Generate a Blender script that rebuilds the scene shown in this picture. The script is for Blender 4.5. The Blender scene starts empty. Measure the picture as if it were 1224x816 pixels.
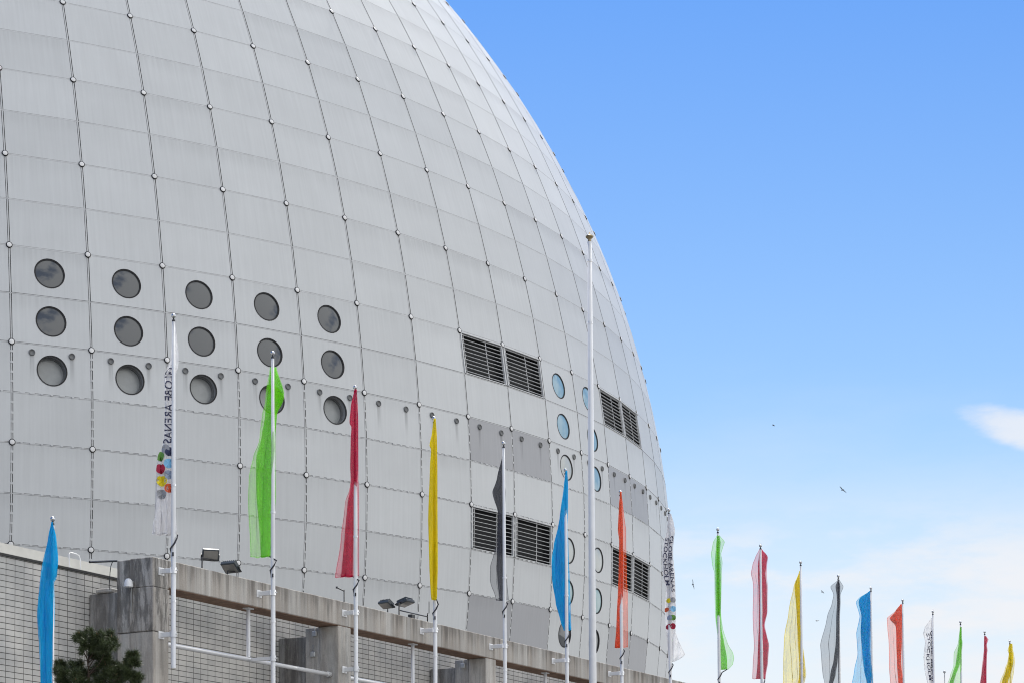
import bpy, bmesh, math, random
from mathutils import Vector, Matrix
random.seed(7)
R_ = math.radians
scn = bpy.context.scene
col = scn.collection

# ------------------------------------------------------------------ camera
F = 2868.8073; PIT = 0.04737185; ROLL = -0.00595407; SHY = 589.569; CZ = 1.7
CAM = Vector((0, 0, CZ))
fw = Vector((0, math.cos(PIT), math.sin(PIT)))
rt0 = Vector((1, 0, 0)); up0 = rt0.cross(fw)
rt = math.cos(ROLL) * rt0 + math.sin(ROLL) * up0
up = -math.sin(ROLL) * rt0 + math.cos(ROLL) * up0

def ray(px, py):
    return fw + rt * ((px - 612) / F) - up * ((py - 408 - SHY) / F)

def at(px, py, Y):                       # the world point seen at a photo position, Y metres away
    d = ray(px, py)
    return CAM + d * (Y / d.y)

def proj(P):
    d = P - CAM; z = d.dot(fw)
    return 612 + F * d.dot(rt) / z, 408 + SHY - F * d.dot(up) / z

cd = bpy.data.cameras.new('camera')
cam = bpy.data.objects.new('camera', cd); col.objects.link(cam)
cd.sensor_fit = 'HORIZONTAL'; cd.sensor_width = 36.0
cd.lens = F / 1224 * 36.0
cd.shift_y = SHY / 1224
cd.clip_start = 0.5; cd.clip_end = 20000
M3 = Matrix((rt, up, -fw)).transposed()
cam.matrix_world = Matrix.Translation(CAM) @ M3.to_4x4()
scn.camera = cam

# ------------------------------------------------------------------ materials
def new_mat(name):
    m = bpy.data.materials.new(name); m.use_nodes = True
    nt = m.node_tree; b = nt.nodes['Principled BSDF']
    return m, nt, b

def N(nt, t, **kw):
    n = nt.nodes.new(t)
    for k, v in kw.items():
        if k in n.inputs.keys() if isinstance(k, str) else False: n.inputs[k].default_value = v
        else: setattr(n, k, v)
    return n

def math_n(nt, op, a, b=None, c=None, clamp=False):
    n = nt.nodes.new('ShaderNodeMath'); n.operation = op; n.use_clamp = clamp
    for i, v in enumerate((a, b, c)):
        if v is None: continue
        if isinstance(v, (int, float)): n.inputs[i].default_value = v
        else: nt.links.new(v, n.inputs[i])
    return n.outputs[0]

def maprange(nt, v, a, b, c=0.0, d=1.0, smooth=True):
    n = nt.nodes.new('ShaderNodeMapRange')
    if smooth: n.interpolation_type = 'SMOOTHSTEP'
    nt.links.new(v, n.inputs[0])
    for i, x in zip((1, 2, 3, 4), (a, b, c, d)): n.inputs[i].default_value = x
    return n.outputs[0]

def mixc(nt, f, a, b, blend='MIX'):
    n = nt.nodes.new('ShaderNodeMix'); n.data_type = 'RGBA'; n.blend_type = blend
    def put(s, v):
        if isinstance(v, (int, float)): n.inputs[s].default_value = v
        elif isinstance(v, tuple): n.inputs[s].default_value = (*v, 1)
        else: nt.links.new(v, n.inputs[s])
    put(0, f); put(6, a); put(7, b)
    return n.outputs[2]

def noise(nt, vec, scale, detail=4, rough=0.55):
    n = nt.nodes.new('ShaderNodeTexNoise')
    n.inputs['Scale'].default_value = scale; n.inputs['Detail'].default_value = detail
    n.inputs['Roughness'].default_value = rough
    if vec is not None: nt.links.new(vec, n.inputs['Vector'])
    return n.outputs['Fac']

def scalev(nt, vec, s):
    n = nt.nodes.new('ShaderNodeMapping'); n.inputs['Scale'].default_value = s
    nt.links.new(vec, n.inputs['Vector']); return n.outputs[0]

def pos(nt):
    return nt.nodes.new('ShaderNodeNewGeometry').outputs['Position']

def plain(name, c, rough=0.5, metal=0.0, vary=0.12, scale=3.0, spec=0.5):
    m, nt, b = new_mat(name)
    f = noise(nt, pos(nt), scale)
    k = maprange(nt, f, 0.3, 0.7, 1 - vary, 1 + vary, False)
    mul = nt.nodes.new('ShaderNodeVectorMath'); mul.operation = 'SCALE'
    mul.inputs[0].default_value = c; nt.links.new(k, mul.inputs['Scale'])
    nt.links.new(mul.outputs[0], b.inputs['Base Color'])
    b.inputs['Roughness'].default_value = rough; b.inputs['Metallic'].default_value = metal
    b.inputs['Specular IOR Level'].default_value = spec
    return m

def cladding_mat(name, c, dirt=1.0):
    m, nt, b = new_mat(name)
    uv = nt.nodes.new('ShaderNodeUVMap'); uv.uv_map = 'grid'
    sep = nt.nodes.new('ShaderNodeSeparateXYZ'); nt.links.new(uv.outputs[0], sep.inputs[0])
    U, V = sep.outputs[0], sep.outputs[1]
    at_ = nt.nodes.new('ShaderNodeAttribute'); at_.attribute_name = 'tone'
    sp = nt.nodes.new('ShaderNodeSeparateColor'); nt.links.new(at_.outputs['Color'], sp.inputs[0])
    tone, edge = sp.outputs[0], sp.outputs[1]
    k = maprange(nt, tone, 0, 1, 0.96, 1.025, False)
    # rain streaks running down the panels
    st = noise(nt, scalev(nt, uv.outputs[0], (26, 1.3, 1)), 1.0, 3)
    k = math_n(nt, 'MULTIPLY', k, maprange(nt, st, 0.3, 0.75, 1.02, 1 - 0.05 * dirt, False))
    bl = noise(nt, scalev(nt, uv.outputs[0], (0.8, 1.5, 1)), 1.0, 4)
    k = math_n(nt, 'MULTIPLY', k, maprange(nt, bl, 0.3, 0.7, 1.03, 0.96, False))
    # grime along the top edge of some panels (V counts downwards, one panel every half)
    fr = math_n(nt, 'FRACT', math_n(nt, 'MULTIPLY', V, 2.0))
    g = maprange(nt, fr, 0.0, 0.45, 1.0, 0.0)
    gm = math_n(nt, 'MULTIPLY', math_n(nt, 'MULTIPLY', g, edge), maprange(nt, st, 0.2, 0.7, 0.5, 1.0))
    k = math_n(nt, 'MULTIPLY', k, math_n(nt, 'SUBTRACT', 1.0, math_n(nt, 'MULTIPLY', gm, 0.16 * dirt)))
    # run-off marks below the vent caps
    fu = math_n(nt, 'ABSOLUTE', math_n(nt, 'SUBTRACT', math_n(nt, 'FRACT', math_n(nt, 'MULTIPLY', U, 2.0)), 0.5))
    w = maprange(nt, fu, 0.02, 0.085, 1.0, 0.0)
    d = math_n(nt, 'MULTIPLY', maprange(nt, V, 3.06, 3.10), maprange(nt, V, 3.12, 3.42, 1.0, 0.0))
    run = math_n(nt, 'MULTIPLY', math_n(nt, 'MULTIPLY', w, d), maprange(nt, st, 0.3, 0.6, 0.3, 1.0))
    k = math_n(nt, 'MULTIPLY', k, math_n(nt, 'SUBTRACT', 1.0, math_n(nt, 'MULTIPLY', run, 0.32)))
    mul = nt.nodes.new('ShaderNodeVectorMath'); mul.operation = 'SCALE'
    mul.inputs[0].default_value = c; nt.links.new(k, mul.inputs['Scale'])
    nt.links.new(mul.outputs[0], b.inputs['Base Color'])
    b.inputs['Roughness'].default_value = 0.42
    b.inputs['Specular IOR Level'].default_value = 0.45
    return m

def concrete_mat(name, c, streak=1.0, stain=0.0):
    m, nt, b = new_mat(name)
    p = pos(nt)
    big = noise(nt, p, 0.55, 5)
    st = noise(nt, scalev(nt, p, (9, 9, 0.35)), 1.0, 4, 0.6)
    st2 = noise(nt, scalev(nt, p, (2.6, 2.6, 0.12)), 1.0, 3, 0.6)
    fine = noise(nt, p, 40, 4, 0.7)
    k = maprange(nt, big, 0.3, 0.7, 0.86, 1.12, False)
    k = math_n(nt, 'MULTIPLY', k, maprange(nt, st, 0.3, 0.7, 1 + 0.15 * streak, 1 - 0.22 * streak, False))
    k = math_n(nt, 'MULTIPLY', k, maprange(nt, st2, 0.35, 0.68, 1 + 0.12 * streak, 1 - 0.3 * streak, False))
    k = math_n(nt, 'MULTIPLY', k, maprange(nt, fine, 0.3, 0.7, 0.9, 1.1, False))
    sz = nt.nodes.new('ShaderNodeSeparateXYZ'); nt.links.new(p, sz.inputs[0])
    drip = math_n(nt, 'MULTIPLY', maprange(nt, math_n(nt, 'ADD', sz.outputs[2], math_n(nt, 'MULTIPLY', math_n(nt, 'SUBTRACT', st, 0.5), 1.1)), 8.78, 9.14), maprange(nt, st2, 0.4, 0.6, 0.15, 0.42))
    k = math_n(nt, 'MULTIPLY', k, math_n(nt, 'SUBTRACT', 1.0, drip))
    if stain:
        pz = noise(nt, scalev(nt, p, (4.2, 4.2, 0.75)), 1.6, 8, 0.72)
        k = math_n(nt, 'MULTIPLY', k, maprange(nt, pz, 0.42, 0.57, 1.15, 1 - 0.68 * stain))
    warm = mixc(nt, maprange(nt, st2, 0.35, 0.65), c, (c[0] * 1.05, c[1] * 0.985, c[2] * 0.93))
    mul = nt.nodes.new('ShaderNodeVectorMath'); mul.operation = 'SCALE'
    nt.links.new(warm, mul.inputs[0]); nt.links.new(k, mul.inputs['Scale'])
    nt.links.new(mul.outputs[0], b.inputs['Base Color'])
    b.inputs['Roughness'].default_value = 0.9
    bp = nt.nodes.new('ShaderNodeBump'); bp.inputs['Strength'].default_value = 0.35; bp.inputs['Distance'].default_value = 0.02
    nt.links.new(fine, bp.inputs['Height']); nt.links.new(bp.outputs[0], b.inputs['Normal'])
    return m

def tile_mat(name):
    m, nt, b = new_mat(name)
    uv = nt.nodes.new('ShaderNodeUVMap'); uv.uv_map = 'grid'
    br = nt.nodes.new('ShaderNodeTexBrick'); br.offset = 0.0; br.squash = 1.0
    nt.links.new(uv.outputs[0], br.inputs['Vector'])
    br.inputs['Color1'].default_value = (0.50, 0.495, 0.485, 1)
    br.inputs['Color2'].default_value = (0.58, 0.575, 0.56, 1)
    br.inputs['Mortar'].default_value = (0.065, 0.063, 0.06, 1)
    br.inputs['Scale'].default_value = 1.0
    br.inputs['Brick Width'].default_value = 0.255; br.inputs['Row Height'].default_value = 0.11
    br.inputs['Mortar Size'].default_value = 0.0065; br.inputs['Mortar Smooth'].default_value = 0.1
    br.inputs['Bias'].default_value = 0.0
    bl = noise(nt, pos(nt), 1.1, 5)
    out = mixc(nt, 1.0, br.outputs['Color'], mixc(nt, maprange(nt, bl, 0.3, 0.7), (0.76, 0.77, 0.78), (1.10, 1.085, 1.06)), 'MULTIPLY')
    nt.links.new(out, b.inputs['Base Color'])
    b.inputs['Roughness'].default_value = 0.6
    bp = nt.nodes.new('ShaderNodeBump'); bp.inputs['Strength'].default_value = 0.6; bp.inputs['Distance'].default_value = 0.01
    inv = math_n(nt, 'SUBTRACT', 1.0, br.outputs['Fac'])
    nt.links.new(inv, bp.inputs['Height']); nt.links.new(bp.outputs[0], b.inputs['Normal'])
    return m

def fabric_mat(name, c, cover=0.45):
    m = bpy.data.materials.new(name); m.use_nodes = True
    nt = m.node_tree; nt.nodes.clear()
    o = nt.nodes.new('ShaderNodeOutputMaterial')
    df = nt.nodes.new('ShaderNodeBsdfDiffuse'); tl = nt.nodes.new('ShaderNodeBsdfTranslucent')
    tr = nt.nodes.new('ShaderNodeBsdfTransparent')
    for s in (df, tl): s.inputs['Color'].default_value = (*c, 1)
    a = nt.nodes.new('ShaderNodeMixShader'); a.inputs[0].default_value = 0.42
    nt.links.new(df.outputs[0], a.inputs[1]); nt.links.new(tl.outputs[0], a.inputs[2])
    b = nt.nodes.new('ShaderNodeMixShader'); b.inputs[0].default_value = cover
    nt.links.new(tr.outputs[0], b.inputs[1]); nt.links.new(a.outputs[0], b.inputs[2])
    nt.links.new(b.outputs[0], o.inputs[0])
    mp_ = nt.nodes.new('ShaderNodeMapping'); mp_.inputs['Scale'].default_value = (11, 6, 2.0); mp_.inputs['Rotation'].default_value = (0, 0.22, 0)
    nt.links.new(pos(nt), mp_.inputs['Vector'])
    f = noise(nt, mp_.outputs[0], 1.0, 4, 0.5)
    bp = nt.nodes.new('ShaderNodeBump'); bp.inputs['Strength'].default_value = 1.0; bp.inputs['Distance'].default_value = 0.16
    nt.links.new(f, bp.inputs['Height'])
    nt.links.new(bp.outputs[0], df.inputs['Normal']); nt.links.new(bp.outputs[0], tl.inputs['Normal'])
    return m

def glass_mat(name, c, rough=0.04, ior=1.6):
    m, nt, b = new_mat(name)
    b.inputs['Base Color'].default_value = (*c, 1)
    b.inputs['Roughness'].default_value = rough; b.inputs['IOR'].default_value = ior
    f = noise(nt, pos(nt), 0.9, 2)
    bp = nt.nodes.new('ShaderNodeBump'); bp.inputs['Strength'].default_value = 0.06; bp.inputs['Distance'].default_value = 0.1
    nt.links.new(f, bp.inputs['Height']); nt.links.new(bp.outputs[0], b.inputs['Normal'])
    return m

MT = {
    'clad': cladding_mat('white_cladding', (0.555, 0.572, 0.584)),
    'grey_clad': cladding_mat('grey_cladding', (0.36, 0.365, 0.385), 1.2),
    'shell': plain('dark_void', (0.018, 0.019, 0.021), 0.9),
    'rail': plain('seam_rail', (0.52, 0.53, 0.54), 0.5),
    'cap': plain('cap_white', (0.74, 0.74, 0.74), 0.45),
    'cap_rim': plain('cap_rim', (0.012, 0.012, 0.014), 0.7),
    'vent': plain('vent_cap', (0.16, 0.165, 0.17), 0.6),
    'glass': glass_mat('dark_glass', (0.085, 0.092, 0.10)),
    'frost': glass_mat('frosted_pane', (0.44, 0.47, 0.47), 0.1, 1.5),
    'teal_glass': glass_mat('teal_glass', (0.27, 0.40, 0.43), 0.04, 1.55),
    'recess': plain('recess_pane', (0.30, 0.315, 0.32), 0.25, vary=0.08),
    'recess_wall': plain('recess_wall', (0.34, 0.35, 0.36), 0.5),
    'sky_painted_glass': glass_mat('painted_sky_glass', (0.22, 0.38, 0.49), 0.03, 1.6),  # the sky's blue reflection is put into the base colour
    'slat': plain('slat_metal', (0.56, 0.57, 0.58), 0.5),
    'concrete': concrete_mat('weathered_concrete', (0.40, 0.388, 0.37), 1.0),
    'pier_concrete': concrete_mat('stained_concrete', (0.38, 0.375, 0.365), 1.0, 0.8),
    'lower_concrete': concrete_mat('cleaner_concrete', (0.41, 0.405, 0.39), 0.8, 0.15),
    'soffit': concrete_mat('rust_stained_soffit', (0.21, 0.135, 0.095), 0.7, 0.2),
    'fin_concrete': concrete_mat('dark_concrete', (0.25, 0.25, 0.25), 1.1, 0.45),
    'tile': tile_mat('wall_tile'),
    'parapet': plain('parapet_sheet', (0.52, 0.515, 0.49), 0.55, vary=0.08),
    'edge': plain('dark_edge_strip', (0.025, 0.025, 0.025), 0.6),
    'white': plain('white_paint', (0.72, 0.73, 0.75), 0.35, vary=0.05),
    'galv': plain('galvanised', (0.50, 0.52, 0.53), 0.4, 0.3),
    'chrome': plain('finial_ball', (0.55, 0.56, 0.58), 0.22, 0.9),
    'brass': plain('brass', (0.28, 0.22, 0.13), 0.4, 0.7),
    'black': plain('black_metal', (0.02, 0.021, 0.024), 0.45),
    'lamp_glass': plain('lamp_glass', (0.22, 0.215, 0.20), 0.15),
    'lamp_body': plain('lamp_body', (0.035, 0.045, 0.055), 0.45),
    'cord': plain('cord', (0.04, 0.04, 0.05), 0.8),
    'bark': plain('pine_bark', (0.06, 0.042, 0.03), 0.9, vary=0.3, scale=20),
    'bud': plain('pine_bud', (0.32, 0.22, 0.13), 0.8),
    'needle': plain('pine_needle', (0.052, 0.072, 0.026), 0.55, vary=0.5, scale=7),
    'gull': plain('gull_grey', (0.10, 0.10, 0.11), 0.7),
    'ground': None,
    'navy': plain('navy_ink', (0.04, 0.045, 0.095), 0.7),
}
INK = {'green': (0.13, 0.30, 0.06), 'red': (0.38, 0.012, 0.05), 'yellow': (0.75, 0.62, 0.02), 'orange': (0.70, 0.12, 0.04),
       'grey': (0.32, 0.33, 0.36), 'sky': (0.22, 0.50, 0.75), 'navy': (0.03, 0.035, 0.09), 'steel': (0.30, 0.36, 0.48)}
for k, c in INK.items(): MT['ink_' + k] = plain('dot_' + k, c, 0.7, vary=0.04)
FAB = {'green': ((0.24, 0.76, 0.03), 0.37), 'red': ((0.70, 0.02, 0.10), 0.40), 'yellow': ((0.95, 0.80, 0.02), 0.5),
       'grey': ((0.11, 0.115, 0.14), 0.42), 'blue': ((0.02, 0.55, 0.92), 0.52), 'orange': ((0.95, 0.14, 0.035), 0.42),
       'white': ((0.88, 0.88, 0.90), 0.68)}
for k, (c, cv) in FAB.items(): MT['fab_' + k] = fabric_mat('fabric_' + k, c, cv)
MT['fab_sheer'] = fabric_mat('fabric_sheer_white', (0.80, 0.80, 0.84), 0.3)

m, nt, b = new_mat('plaza_paving')
f = noise(nt, pos(nt), 0.15, 6); f2 = noise(nt, pos(nt), 6, 4)
c_ = mixc(nt, f, (0.10, 0.099, 0.096), (0.15, 0.147, 0.142)); c_ = mixc(nt, math_n(nt, 'MULTIPLY', f2, 0.35), c_, (0.09, 0.089, 0.085))
nt.links.new(c_, b.inputs['Base Color']); b.inputs['Roughness'].default_value = 0.85
MT['ground'] = m

# ------------------------------------------------------------------ object helpers
def tag(o, label=None, cat=None, group=None, kind=None):
    if label: o['label'] = label
    if cat: o['category'] = cat
    if group: o['group'] = group
    if kind: o['kind'] = kind
    return o

def empty(name, loc):
    o = bpy.data.objects.new(name, None); col.objects.link(o); o.location = loc
    o.empty_display_size = 0.3
    return o

def wloc(o):
    v = Vector(o.location)
    while o.parent: o = o.parent; v += Vector(o.location)
    return v

def link(name, bm, mats, parent=None, smooth=False, loc=None):
    """bm holds world coordinates; the object sits under its parent (or at loc)."""
    base = wloc(parent) if parent is not None else Vector((0, 0, 0))
    off = base + (Vector(loc) - base if loc is not None else Vector((0, 0, 0)))
    bmesh.ops.translate(bm, verts=bm.verts, vec=-off)
    me = bpy.data.meshes.new(name); bm.to_mesh(me); bm.free()
    for mm in (mats if isinstance(mats, (list, tuple)) else [mats]): me.materials.append(MT[mm])
    if smooth:
        for p in me.polygons: p.use_smooth = True
    o = bpy.data.objects.new(name, me); col.objects.link(o)
    if parent is not None: o.parent = parent
    o.location = off - base
    return o

def add_box(bm, c, ax, ay, az, mi=0):
    """box centred at c with half axes ax, ay, az"""
    vs = []
    for sx in (-1, 1):
        for sy in (-1, 1):
            for sz in (-1, 1): vs.append(bm.verts.new(c + ax * sx + ay * sy + az * sz))
    fs = [(0, 1, 3, 2), (4, 6, 7, 5), (0, 4, 5, 1), (2, 3, 7, 6), (0, 2, 6, 4), (1, 5, 7, 3)]
    out = []
    for f in fs:
        fc = bm.faces.new([vs[i] for i in f]); fc.material_index = mi; out.append(fc)
    return out

def frame_of(d):
    d = d.normalized()
    a = d.cross(Vector((0, 0, 1)))
    if a.length < 1e-3: a = Vector((1, 0, 0))
    a.normalize(); return a, a.cross(d).normalized()

def add_tube(bm, pts, rad, seg=10, mi=0, cap=True):
    pts = [Vector(p) for p in pts]
    if not isinstance(rad, (list, tuple)): rad = [rad] * len(pts)
    rings = []
    for i, p in enumerate(pts):
        d = pts[min(i + 1, len(pts) - 1)] - pts[max(i - 1, 0)]
        a, b2 = frame_of(d)
        rings.append([bm.verts.new(p + (a * math.cos(t) + b2 * math.sin(t)) * rad[i]) for t in [2 * math.pi * k / seg for k in range(seg)]])
    for i in range(len(rings) - 1):
        for k in range(seg):
            f = bm.faces.new((rings[i][k], rings[i][(k + 1) % seg], rings[i + 1][(k + 1) % seg], rings[i + 1][k])); f.material_index = mi; f.smooth = True
    if cap:
        for r in (rings[0], rings[-1]):
            f = bm.faces.new(r); f.material_index = mi

def add_lathe(bm, base, axis, prof, seg=20, mi=0):
    """prof: list of (radius, height along axis)"""
    a, b2 = frame_of(axis); axis = axis.normalized()
    rings = []
    for r, h in prof:
        if r < 1e-6: rings.append([bm.verts.new(base + axis * h)])
        else: rings.append([bm.verts.new(base + axis * h + (a * math.cos(t) + b2 * math.sin(t)) * r) for t in [2 * math.pi * k / seg for k in range(seg)]])
    for i in range(len(rings) - 1):
        A, B = rings[i], rings[i + 1]
        for k in range(seg):
            k2 = (k + 1) % seg
            vs = [A[k % len(A)], A[k2 % len(A)], B[k2 % len(B)], B[k % len(B)]]
            u = []
            for v in vs:
                if v not in u: u.append(v)
            if len(u) > 2:
                f = bm.faces.new(u); f.material_index = mi; f.smooth = True
    bmesh.ops.recalc_face_normals(bm, faces=bm.faces)

# ------------------------------------------------------------------ ground
bm = bmesh.new()
s = 9000
bm.faces.new([bm.verts.new(v) for v in ((-s, -s, 0), (s, -s, 0), (s, s, 0), (-s, s, 0))])
tag(link('ground', bm, 'ground'), kind='structure')

# ------------------------------------------------------------------ the globe
RG = 55.0; DIST = 159.97179; YAW = 0.28283512
GC = Vector((-DIST * math.sin(YAW), DIST * math.cos(YAW), CZ + 22.18391))
LON0 = 0.14786308; DLON = R_(3.75); DLAT = 0.08099494
gx = Vector((math.cos(YAW), math.sin(YAW), 0)); gy = Vector((-math.sin(YAW), math.cos(YAW), 0))

def gdir(c, r):
    lon = LON0 + c * DLON; la = (4 - r) * DLAT
    return gx * (math.sin(lon) * math.cos(la)) - gy * (math.cos(lon) * math.cos(la)) + Vector((0, 0, math.sin(la)))
def gp(c, r, off=0.0): return GC + gdir(c, r) * (RG + off)
def gcol(r, metres): return metres / (RG * math.cos((4 - r) * DLAT) * DLON)
def grow(metres): return metres / (RG * DLAT)

globe = empty('globe_arena', Vector((GC.x, GC.y, 0)))
tag(globe, 'huge white spherical arena clad in square panels with round windows and dark louvres', 'arena')

GV, GH = 0.054, 0.034               # half gaps between panels: upright joints, level joints
RMIN, RMAX = -14, 11
ports = {}
for c in range(0, 5):
    for r, k in ((2.0, 'dark'), (2.5, 'dark'), (3.0, 'deep')): ports[(c, r)] = k
for c, ks in ((9, ('pale', 'pale', 'frost', 'frost', 'teal', 'dark')), (10, ('pale', 'pale', 'pale', 'frost', 'teal', 'dark'))):
    for r, k in zip((2.0, 2.5, 3.0, 4.0, 4.5, 5.0), ks): ports[(c, r)] = k
louv = {(c, r) for c in (7, 8, 11, 12) for r in (2.0, 4.0)}
greys = {(c, r) for c in (7, 8, 11, 12) for r in (3.0, 5.0)}
PR = 0.68

def panel_corners(c, r, off=0.0):
    r2 = r + 0.5
    gh = grow(GH)
    out = []
    for cc, rr, s1, s2 in ((c, r, 1, 1), (c, r2, 1, -1), (c + 1, r2, -1, -1), (c + 1, r, -1, 1)):
        out.append((cc + s1 * gcol(rr, GV), rr + s2 * gh))
    return out

bm = bmesh.new()
uvl = bm.loops.layers.uv.new('grid'); tl = bm.loops.layers.float_color.new('tone')
gm_ = {}
def paint(bmx, f, uvs, tone, edge):
    ul = bmx.loops.layers.uv['grid']; t2 = bmx.loops.layers.float_color['tone']
    for lp in f.loops:
        u = uvs[lp.vert]; lp[ul].uv = u; lp[t2] = (tone, edge, 0, 1)

rowtone = {}
for c in range(-48, 48):
    r = RMIN
    while r < RMAX:
        if (c, r) in louv: r += 0.5; continue
        tone = random.random(); edge = random.random() ** 2 * 0.8
        if int(math.floor(r)) == 1 and r == 1 and c in (6, 7, 8): edge = 1.0; tone *= 0.5
        if r == 0 and c in (9, 10, 11, 12, 13): edge = 1.0
        if r == -2 and c in (9, 10, 11): edge = 1.0
        if r in (0, 0.5) and c in (5, 6): tone *= 0.4
        cs = panel_corners(c, r)
        tgt = bm
        if (c, r) in greys:
            tgt = bmesh.new(); tgt.loops.layers.uv.new('grid'); tgt.loops.layers.float_color.new('tone')
        P = [gp(*q) for q in cs]
        vs = [tgt.verts.new(p) for p in P]
        uvs = {v: q for v, q in zip(vs, cs)}
        if (c, r) in ports:
            ctr = sum(P, Vector()) / 4
            ex = (P[3] - P[0]).normalized(); nn = gdir(c + 0.5, r + 0.25); ey = nn.cross(ex).normalized(); ex = ey.cross(nn)
            K = 40
            cen_uv = (c + 0.5, r + 0.25)
            circ = []
            for k in range(K):
                t = 2 * math.pi * k / K
                p = ctr + (ex * math.cos(t) + ey * math.sin(t)) * PR
                v = tgt.verts.new(p); circ.append(v)
                uvs[v] = (cen_uv[0] + math.cos(t) * gcol(r, PR), cen_uv[1] - math.sin(t) * grow(PR))
            # corners: 0 top left, 1 bottom left, 2 bottom right, 3 top right
            cor = {0: vs[3], 1: vs[0], 2: vs[1], 3: vs[2]}
            for k in range(K):
                q = (k * 4) // K
                f = tgt.faces.new((circ[k], cor[q], circ[(k + 1) % K])); paint(tgt, f, uvs, tone, edge)
                if ((k + 1) * 4) // K != q:
                    f = tgt.faces.new((circ[(k + 1) % K], cor[q], cor[(q + 1) % 4])); paint(tgt, f, uvs, tone, edge)
            gm_[(c, r)] = (ctr, ex, ey, nn)
        else:
            f = tgt.faces.new(vs); paint(tgt, f, uvs, tone, edge)
        if tgt is not bm:
            tgt.normal_update()
            link('grey_panel', tgt, 'grey_clad', globe)
        r += 0.5
top = [bm.verts.new(gp(c, RMIN, 0)) for c in range(-48, 48)]
f = bm.faces.new(top)
bm.normal_update()
for f in bm.faces:
    if f.normal.dot(f.calc_center_median() - GC) < 0: f.normal_flip()
link('cladding', bm, 'clad', globe)

bm = bmesh.new()                         # dark lining behind the joints, open behind louvres and deep windows
open_ = louv | {q for q, k in ports.items() if k == 'deep'}
for c in range(-48, 48):
    r = RMIN
    while r < RMAX:
        if (c, r) not in open_:
            bm.faces.new([bm.verts.new(gp(*q, -0.14)) for q in ((c, r), (c, r + 0.5), (c + 1, r + 0.5), (c + 1, r))])
        elif (c, r) in ports:             # a frame of lining round the deep window
            rr, cc = 0.16, 0.27
            for c0_, c1_, r0_, r1_ in ((c, c + 1, r, r + 0.25 - rr), (c, c + 1, r + 0.25 + rr, r + 0.5), (c, c + 0.5 - cc, r + 0.25 - rr, r + 0.25 + rr), (c + 0.5 + cc, c + 1, r + 0.25 - rr, r + 0.25 + rr)):
                bm.faces.new([bm.verts.new(gp(*q, -0.14)) for q in ((c0_, r0_), (c0_, r1_), (c1_, r1_), (c1_, r0_))])
        r += 0.5
link('inner_lining', bm, 'shell', globe)

# seam rails: an upright strip in each joint between columns, a thinner level strip in each joint between rows
bm = bmesh.new()
def strip(c1, r1, c2, r2, w, off, th):
    a, b2 = gp(c1, r1, off), gp(c2, r2, off)
    d = (b2 - a); n = gdir((c1 + c2) / 2, (r1 + r2) / 2); s_ = d.cross(n).normalized()
    add_box(bm, (a + b2) / 2, d / 2 * 0.997, s_ * w, n * th)
for c in range(-30, 31):
    r = -12
    while r < RMAX:
        if not ((c, r) in louv and (c - 1, r) in louv):
            strip(c, r, c, r + 0.5, 0.028, -0.03, 0.02)
        r += 0.5
r = -12
while r < RMAX:
    for c in range(-30, 31):
        g = gcol(r, 0.03)
        strip(c + g, r, c + 1 - g, r, 0.0275 if r < 2.5 else 0.022, -0.014 if r < 2.5 else -0.02, 0.012)
    r += 0.5
# clips that bridge the joints on the lower half of the globe
for c in range(-8, 18):
    r = 3.0
    while r < 8:
        for k in range(1, 5):
            rr = r + 0.5 * k / 5 + random.uniform(-0.01, 0.01)
            n = gdir(c, rr); d = gdir(c, rr + 0.01) - gdir(c, rr - 0.01); d.normalize(); s_ = d.cross(n).normalized()
            add_box(bm, gp(c, rr, -0.012), d * 0.05, s_ * (GV - 0.003), n * 0.014)
        if r >= 3.5:
            for k in range(1, 8):
                cc = c + k / 8 + random.uniform(-0.012, 0.012)
                n = gdir(cc, r); d = gdir(cc + 0.01, r) - gdir(cc - 0.01, r); d.normalize(); s_ = d.cross(n).normalized()
                add_box(bm, gp(cc, r, -0.010), d * random.choice((0.05, 0.05, 0.11)), s_ * (GH - 0.003), n * 0.012)
        r += 0.5
bmesh.ops.recalc_face_normals(bm, faces=bm.faces)
link('seam_rails', bm, 'rail', globe)

# node caps where the joints cross: the nearest 100 are parts, the others one object
def cap_bm(bmx, p, n):
    add_lathe(bmx, p, n, [(0.06, -0.06), (0.14, -0.02), (0.145, 0.015), (0.145, 0.038), (0.0, 0.038)], 18, 1)
    add_lathe(bmx, p, n, [(0.110, 0.036), (0.110, 0.044), (0.095, 0.050), (0.0, 0.052)], 18, 0)
vis, rest = [], []
for c in range(-20, 24):
    for r in range(-11, 10):
        p = gp(c, r); n = gdir(c, r)
        x, y = proj(p)
        seen = n.dot(CAM - p) > 0 and -6 < x < 1230 and -6 < y < 668 + 0.24 * max(0, x - 150)
        (vis if seen else rest).append(((p - CAM).length, c, r))
vis.sort()
proto = None
for d, c, r in vis[:100]:
    p = gp(c, r); n = gdir(c, r)
    if proto is None:
        bm = bmesh.new(); cap_bm(bm, Vector((0, 0, 0)), Vector((0, 0, 1)))
        me = bpy.data.meshes.new('node_cap'); bm.to_mesh(me); bm.free()
        me.materials.append(MT['cap']); me.materials.append(MT['cap_rim'])
        proto = bpy.data.objects.new('node_cap', me); o = proto
    else: o = proto.copy()
    col.objects.link(o); o.parent = globe
    o.rotation_mode = 'QUATERNION'; o.rotation_quaternion = n.to_track_quat('Z', 'Y')
    o.location = p - wloc(globe)
bm = bmesh.new()
for d, c, r in vis[100:] + [q for q in rest if gdir(q[1], q[2]).dot(CAM - GC) > -20]:
    cap_bm(bm, gp(c, r), gdir(c, r))
tag(link('node_cap', bm, ['cap', 'cap_rim'], globe), kind='stuff')

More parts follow.
